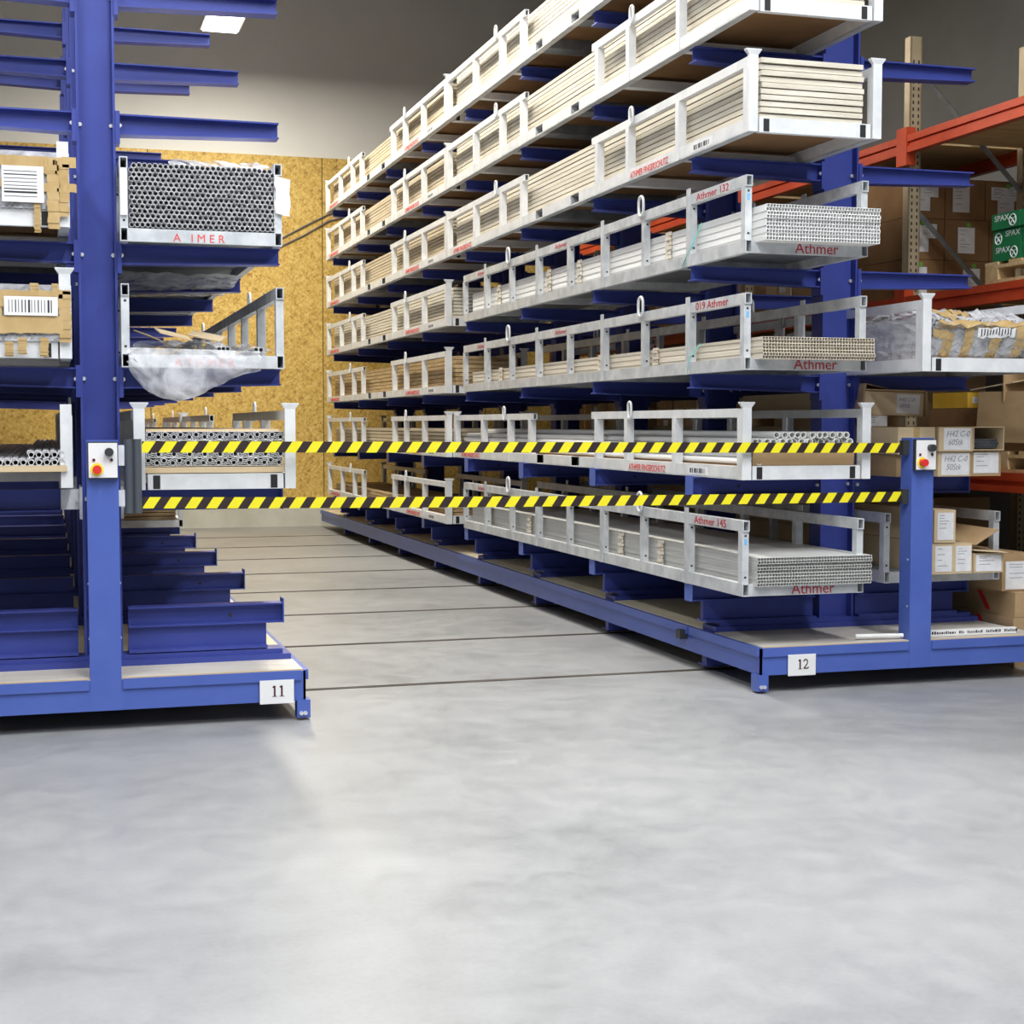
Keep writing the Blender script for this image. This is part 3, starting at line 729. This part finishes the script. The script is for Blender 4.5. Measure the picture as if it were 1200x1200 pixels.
def carton(label, x0, x1, y0, y1, z0, z1, mt='cardboard', note=None, body=None, group=None, opened=False, rot=None, name='cardboard_box'):
    t = thing(name, label, 'box', (x0, y0, z0), group, rot); w, d, h_ = x1-x0, y1-y0, z1-z0; e = .006
    m = M()
    if opened: m.box(0, e, 0, d, 0, h_).box(w-e, w, 0, d, 0, h_).box(e, w-e, 0, d, 0, e).box(e, w-e, 0, d, h_-e, h_).box(e, w-e, d*.15, d*.16, e, h_-e)
    else: m.box(0, w, 0, d, 0, h_)
    link('carton_body', m.mesh('carton_body', mt), t)
    if not opened: bx(t, 'flap_tape', 'tape', w*.5-.02, w*.5+.02, -.0012, -.0002, h_*.0+.001, h_-.001) if note is None else None
    if note: box_note(t, w*note[0], w*note[1], h_*note[2], h_*note[3], body=body)
    return t
HKL = '%s long box with a handwritten note on the outer arms of rack twelve'
y1_ = 7.86; zb_ = 1.191-.04
ZB1 = LV[1]+.001
carton(HKL % 'upper', 5.055, 5.285, y1_, 13.2, ZB1+.150, ZB1+.295, 'cardboard_light', (.14, .93, .06, .95), T_hk[0])
carton(HKL % 'lower', 5.065, 5.285, y1_+.02, 13.2, ZB1, ZB1+.147, 'cardboard_light', (.10, .96, .06, .95), T_hk[1])
carton('long cardboard box with a printed label below the open carton of dark tubes', 5.292, 5.505, y1_+.03, 13.2, ZB1, ZB1+.150, 'cardboard', (.10, .92, .12, .95))
t = carton('open cardboard carton of dark tube ends on the outer arms of rack twelve', 5.290, 5.505, y1_, 13.0, ZB1+.155, ZB1+.298, 'cardboard_light', opened=True)
m = M()
for j in range(3):
    for k in range(8): m.pipeY(.03+k*.022+.01*(j % 2), .022+j*.018, .0095, .007, .04, 1.0, 8)
o = link('tube_pack', m.mesh('tube_pack', 'galv_dark'), t); o['kind'] = 'stuff'
carton('plain long cardboard box beside the upper H42 note box on rack twelve', 4.80, 5.045, y1_+.05, 13, ZB1, ZB1+.13, 'cardboard', (.75, .98, .08, .95))
carton('plain long cardboard box on top of another, between post and column of rack twelve', 4.79, 5.04, y1_+.02, 13, ZB1+.133, ZB1+.295, 'cardboard_light')
tb = carton('bent open cardboard box with a white note lying above the control panel of rack twelve', 4.748, 5.158, 8.20, 9.9, ZB1+.372, ZB1+.515, 'cardboard_light', (.54, .93, .10, .92), T_hk3, rot=(0, .03, 0))
m = M().hexa([(0, -.01, .147), (.41, -.01, .147), (0, .5, .15), (.41, .5, .15), (-.0, -.02, .155), (.41, -.02, .16), (0, .5, .155), (.41, .5, .156)])
m.hexa([(-.03, 0, -.02), (-.02, 0, -.02), (-.03, .4, -.02), (-.02, .4, -.02), (.0, 0, .19), (.012, 0, .19), (0, .4, .19), (.012, .4, .19)])
m.hexa([(-.0, -.01, .19), (.012, -.01, .185), (-.0, .3, .19), (.012, .3, .185), (.14, -.01, .165), (.16, -.01, .16), (.14, .3, .165), (.16, .3, .16)])
m.hexa([(.418, -.02, .0), (.428, -.02, .0), (.418, .3, .0), (.428, .3, .0), (.413, -.02, .155), (.423, -.02, .155), (.413, .3, .155), (.423, .3, .155)])
link('lid_flap', m.mesh('lid_flap', 'cardboard'), tb)
carton('short cardboard box with a white note squeezed beside the column of rack twelve', 4.75, 4.91, 8.20, 9.4, ZB1+.297, ZB1+.368, 'cardboard', (.1, .98, .05, .95))
# lowest outer arms: label boxes
ZB0 = LV[0]+.058
yy = 7.84
LBL = 'long box with white printed sheet, %s, lowest outer arms of rack twelve'
carton(LBL % 'upper beside the post', 5.02, 5.165, yy, 13, ZB0+.19, ZB0+.385, 'cardboard_light', (.14, .90, .08, .92))
carton(LBL % 'lower beside the post', 5.015, 5.16, yy+.01, 13, ZB0, ZB0+.187, 'cardboard_light', (.14, .92, .08, .90))
carton(LBL % 'narrow upright one', 5.167, 5.295, yy+.02, 13, ZB0, ZB0+.18, 'cardboard_light', (.12, .95, .07, .92))
tb = carton(LBL % 'lid lifted', 5.30, 5.50, yy, 13, ZB0+.002, ZB0+.12, 'cardboard_light', (.05, .93, .08, .92))
m = M().hexa([(-.01, -.02, .135), (.20, -.05, .12), (-.01, .5, .135), (.20, .5, .135), (-.01, -.02, .14), (.20, -.05, .125), (-.01, .5, .14), (.20, .5, .14)])
link('lid_flap', m.mesh('lid_flap', 'cardboard_light'), tb)
m = M().hexa([(-.005, -.01, .17), (.005, -.01, .17), (-.005, .5, .2), (.005, .5, .2), (.15, -.01, .26), (.165, -.01, .26), (.15, .5, .27), (.165, .5, .27)])
link('lid_flap', m.mesh('lid_flap', 'cardboard'), tb)
carton(LBL % 'large one overhanging', 5.62, 5.86, 8.02, 10, .471, .70, 'cardboard', (.10, 1.0, .04, .80))
# pole tray rails standing on the lowest outer arms
def half_frame(label, x, y0, L_, z, mt, top=.42):
    t = thing('side_frame', label, 'frame', (x, y0, z))
    link('bottom_rail', M().tubeY(0, .05, 0, L_, 0, .07).mesh('bottom_rail', mt), t)
    link('top_rail', M().tubeY(0, .05, 0, L_, top-.075, top).mesh('top_rail', mt), t)
    for i in range(int(L_/.9)+1): bx(t, 'post', mt, 0, .05, .01+i*.9, .08+i*.9, .07, top-.075)
    return t
tray_open('dull galvanised pole tray under the printed sheet boxes on rack twelve', (4.765, 7.97, LV[0]+.001), W_=.80, L_=5.88, mt='galv')
# small things on the front deck of rack twelve
m = M().path([(4.42, 7.70, .282), (4.705, 7.655, .282)], .0125, 10)
tag(link('white_pipe', m.mesh('white_pipe', 'white_strip')), 'short white plastic pipe on the deck at the foot of the right guard post', 'pipe')
m = M().box(0, .62, 0, .03, 0, .036)
o = tag(link('label_strip', m.mesh('label_strip', 'white_paint'), None, (4.86, 7.68, .2625), (0, 0, -.02)), 'white strip with a line of black lettering on the deck of rack twelve', 'strip')
rl = random.Random(5); x = .05
g = M()
for w in (.16, .035, .10, .09, .08):
    e_ = x+w
    while x < e_: d = rl.choice((.006, .009, .012)); g.box(x, x+d, -.0012, -.0002, .012, .024+rl.choice((0, .004))); x += d+.005
    x += .02
g = link('lettering', g.mesh('lettering', 'ink'), o); g['kind'] = 'stuff'

# ------------------------------------------------------------------ orange pallet rack with cartons
OR = thing('pallet_rack', 'orange and galvanised pallet rack behind rack twelve, loaded with brown cartons', 'storage rack', (6.2, 10.1, 0))
FY = [-2.75, 0, 2.8, 5.6, 8.4]
um = M().box(0, .10, 0, .012, 0, 4.4).box(0, .012, 0, .08, 0, 4.4).box(.088, .10, 0, .08, 0, 4.4).mesh('upright', 'upright')
hole = M()
for k in range(84):
    for x in (.022, .066): hole.box(x, x+.012, -.001, 0, .05+k*.05, .075+k*.05)
hole = hole.mesh('upright_holes', 'dark')
for y in FY:
    for x in (0, 1.0):
        u = link('upright', um, OR, (x, y, 0)); h = link('upright_holes', hole, u)
    for k in range(4):
        za, zb2 = .15+k*1.05, 1.0+k*1.05
        if k % 2 == 0: za, zb2 = za, zb2
        m = M().path([(.10, 0.03, zb2), (1.0, .03, za)], .022, 4)
        link('brace', m.mesh('brace', 'galv_dark'), OR, (0, y, 0))
    link('brace', M().path([(.1, .03, 2.1), (1.0, .03, 2.1)], .022, 4).mesh('brace', 'galv_dark'), OR, (0, y, 0))
bm = M()
L_ = 2.8-.1
bm.box(-.03, .02, 0, L_, -.13, 0).box(-.045, -.03, 0, L_, -.13, -.085).box(-.045, -.03, 0, L_, -.05, 0)
bm = bm.mesh('beam', 'orange')
cn = M().box(-.05, .03, 0, .09, -.22, .06).mesh('beam_connector', 'orange')
for i, y in enumerate(FY[:-1]):
    for z in (1.175, 2.46, 3.66):
        for x in (0, 1.08):
            b_ = link('beam', bm, OR, (x, y+.09, z))
        link('beam_connector', cn, OR, (0, y+.01, z)); link('beam_connector', cn, OR, (0, y+2.71, z))
        bx(OR, 'shelf_board', 'pallet', .03, 1.05, y+.1, y+2.78, z-.03, z)
def notes_box(x0, x1, y0, y1, z0, z1, seed, grp, label, mt='cardboard_dark', front=True):
    rnd = random.Random(seed); t = thing('cardboard_box', label, 'box', (x0, y0, z0), grp)
    w, d, h_ = x1-x0, y1-y0, z1-z0
    link('carton_body', M().box(0, w, 0, d, 0, h_).mesh('carton_body', mt), t)
    if front:
        a = rnd.uniform(.12, .4)*w
        n1 = box_note(t, a, a+.15, h_*.18, h_*.18+.2, -.002)
        if rnd.random() < .7:
            n2 = box_note(t, a-.06, a+.10, h_*.52, h_*.52+.10, -.004)
            n3 = box_note(t, a+.08, min(a+.22, w-.01), h_*.52, h_*.52+.11, -.0055)
        link('green_dot', M().path([(a+.09, -.006, h_*.88), (a+.09, -.0085, h_*.88)], .02, 10).mesh('green_dot', 'sticker'), t)
    return t
# end stack seen through the upright frame
sd = 0
for row in range(3):
    x = 6.30; z0 = 2.462+row*.315
    for w in ((.36, .44, .36), (.36, .40, .40), (.36, .36, .44))[row]:
        sd += 1
        notes_box(x, x+w-.008, 10.32, 11.1, z0, z0+.311, sd, 'cartons behind the upright frame', 'brown carton with white delivery notes and a green dot behind the upright frame')
        x += w
# cartons along the shelves, their sides towards the aisle
def side_carton(y0, y1, z0, z1, mt, label, grp, xs=(6.33, 7.18), note=False):
    t = thing('cardboard_box', label, 'box', (xs[0], y0, z0), grp)
    link('carton_body', M().box(0, xs[1]-xs[0], 0, y1-y0, 0, z1-z0).mesh('carton_body', mt), t)
    bx(t, 'flap_tape', 'tape', -.0012, -.0002, (y1-y0)/2-.025, (y1-y0)/2+.025, .002, z1-z0-.002)
    if note: bx(t, 'paper_note', 'paper', -.002, -.0005, .10, .22, (z1-z0)*.5, (z1-z0)*.5+.13)
    return t
rnd = random.Random(11)
for z0, hs, nm in ((2.462, (.44, .40), 'middle shelf'), (1.177, (.5, .42), 'lower shelf'), (0.002, (.5, .45), 'floor')):
    y = 11.12 if z0 > 2 else 9.9
    while y < 17.6:
        w = rnd.uniform(.42, .62); z = z0
        if not any(y-.1 < 10.1+f < y+w+.02 for f in FY):
            for h_ in hs:
                if rnd.random() < .9 or h_ == hs[0]:
                    hh = h_+rnd.uniform(-.03, .03)
                    side_carton(y, y+w-.02, z, z+hh, rnd.choice(('cardboard', 'cardboard', 'cardboard_light')), 'brown taped carton on the %s of the orange pallet rack' % nm if nm != 'floor' else 'brown taped carton on the floor under the orange rack', 'cartons on the %s' % nm, note=rnd.random() < .5)
                    z += hh+.002
        y += w+.03
# pallet and green boxes in the near bay
def pallet(label, x0, y0, z0):
    t = thing('pallet', label, 'pallet', (x0, y0, z0))
    for k in range(5): bx(t, 'top_board', 'pallet', 0, 1.0, .0+k*.265, .145+k*.265, .122, .144)
    for x in (0, .43, .86): bx(t, 'stringer_board', 'pallet', x, x+.14, 0, 1.2, .10, .122)
    for x in (0, .43, .86):
        for y in (0, .53, 1.06): bx(t, 'block', 'pallet', x, x+.14, y, y+.14, .022, .10)
        bx(t, 'bottom_board', 'pallet', x, x+.14, 0, 1.2, 0, .022)
    return t
pallet('wooden pallet under green boxes on the orange rack beam', 6.17, 7.86, 2.462)
def green_box(x, y, z, w, d, h_, mirror):
    t = thing('screw_carton', 'green SPAX carton stacked on the wooden pallet', 'box', (x, y, z), 'green cartons on the pallet')
    link('carton_body', M().box(0, w, 0, d, 0, h_).mesh('carton_body', 'green'), t)
    # print on the side towards the aisle
    tx = text_mesh('SPAX', .055, 'white_paint', 'side', 1.25)
    link('lettering', tx, t, (-.001, d*.90 if not mirror else d*.55, h_*.52))
    g = M(); cy, cz, r_ = (d*.24 if not mirror else d*.80), h_*.46, h_*.36
    def ring(pts):
        for a, b2 in zip(pts, pts[1:]):
            g.path([a, b2], .004, 4)
    ring([(-.001, cy+r_*math.cos(k*.52), cz+r_*math.sin(k*.52)) for k in range(13)])
    ring([(-.001, cy-r_*.7, cz-r_*.8), (-.001, cy, cz), (-.001, cy+r_*.7, cz-r_*.8)]); ring([(-.001, cy-r_*.8, cz+r_*.5), (-.001, cy, cz+r_*.1), (-.001, cy+r_*.8, cz+r_*.5)])
    link('emblem', g.mesh('emblem', 'white_paint'), t)
gz = 2.462+.1445
for j in range(3):
    for k in range(2): green_box(6.18+.02*(j % 2), 8.68-k*.33+(.03 if j == 1 else 0)+(.02 if j == 2 else 0), gz+j*.108, .45, .31, .105, j == 1)
green_box(6.22, 8.37, gz+3*.108, .45, .31, .105, False)
# lower near bay: pallet, big open carton with hanging flap, long boxes below
pallet('wooden pallet under the big open carton on the lower orange beam', 6.2, 7.75, 1.177)
t = thing('open_carton', 'big open brown carton with a flap hanging towards the aisle', 'box', (6.24, 7.9, 1.3225))
m = M().box(0, .01, 0, 1.05, 0, .07).box(.9, .91, 0, 1.05, 0, .55).box(.01, .9, 0, .01, 0, .55).box(.01, .9, 1.04, 1.05, 0, .55).box(.01, .9, .01, 1.04, 0, .01)
link('carton_body', m.mesh('carton_body', 'cardboard'), t)
m = M().hexa([(-.05, .55, .055), (-.04, .55, .05), (-.05, 1.27, .06), (-.04, 1.27, .06), (.03, .62, .40), (.04, .62, .40), (.03, 1.36, .41), (.04, 1.36, .41)])
link('side_flap', m.mesh('side_flap', 'cardboard'), t)
m = M().hexa([(.02, .95, .46), (.02, 1.45, .42), (.5, .95, .55), (.5, 1.45, .5), (.02, .95, .468), (.02, 1.45, .428), (.5, .95, .558), (.5, 1.45, .508)])
link('top_flap', m.mesh('top_flap', 'cardboard_light'), t)
tag(link('partition_panel', M().box(7.45, 7.5, 7.4, 10.0, 0.0, 1.14).mesh('partition_panel', 'olive')), 'plain olive panel standing behind the long boxes under the orange beam', 'panel')
for i, (y, z, xa, wd) in enumerate([(7.95, k*.156+.001, xa, wd) for xa, wd in ((6.27, .85), (5.66, .29)) for k in range(3)]):
    t = thing('flat_carton', 'long flat brown carton with red stripes stacked on the floor beside rack twelve' if wd < .5 else 'long flat brown carton with red stripes on the floor under the orange rack', 'box', (xa+.008*(i % 2), y, z), 'striped long cartons')
    link('carton_body', M().box(0, wd, 0, 2.1, 0, .154).mesh('carton_body', 'cardboard'), t)
    for yy in (.25, .75, 1.3, 1.8):
        g = M().prism([(yy, .02), (yy+.05, .02), (yy+.15, .135), (yy+.10, .135)], 'x', -.0012, -.0002); link('red_stripe', g.mesh('red_stripe', 'red'), t)
t = carton('brown carton under the small yellow box on the lower orange shelf', 6.34, 7.1, 9.36, 9.98, 1.178, 1.62, 'cardboard_dark', (.1, .5, .3, .8))
mat('yellow_card', (.72, .42, .03), (.80, .50, .06), 4, .7)
carton('small yellow box standing on a carton of the orange rack', 6.34, 6.75, 9.50, 9.95, 1.622, 1.735, 'yellow_card', (.1, .4, .3, .7))
# hand truck between the label boxes and the orange rack
t = thing('hand_truck', 'dark steel hand truck standing beside the large overhanging box', 'hand truck', (6.01, 8.20, 0))
pts = [(0, 0, .12)]+[(0, 0, .86)]+[(.10-.10*math.cos(a), 0, .86+.08*math.sin(a)) for a in (.4, .8, 1.2, 1.57, 1.94, 2.34, 2.74)]+[(.20, 0, .86), (.20, 0, .12)]
link('frame', M().path(pts, .014, 8).mesh('frame', 'galv_dark', True), t)
bx(t, 'back_plate', 'galv_dark', .012, .188, -.006, .0, .45, .80)
bx(t, 'toe_plate', 'galv_dark', -.01, .21, -.14, .02, .012, .022)
for x in (-.03, .20): link('wheel', M().path([(x, .06, .10), (x+.03, .06, .10)], .10, 18).mesh('wheel', 'rubber'), t)
link('axle', M().path([(-.03, .06, .10), (.23, .06, .10)], .01, 8).mesh('axle', 'galv_dark'), t)
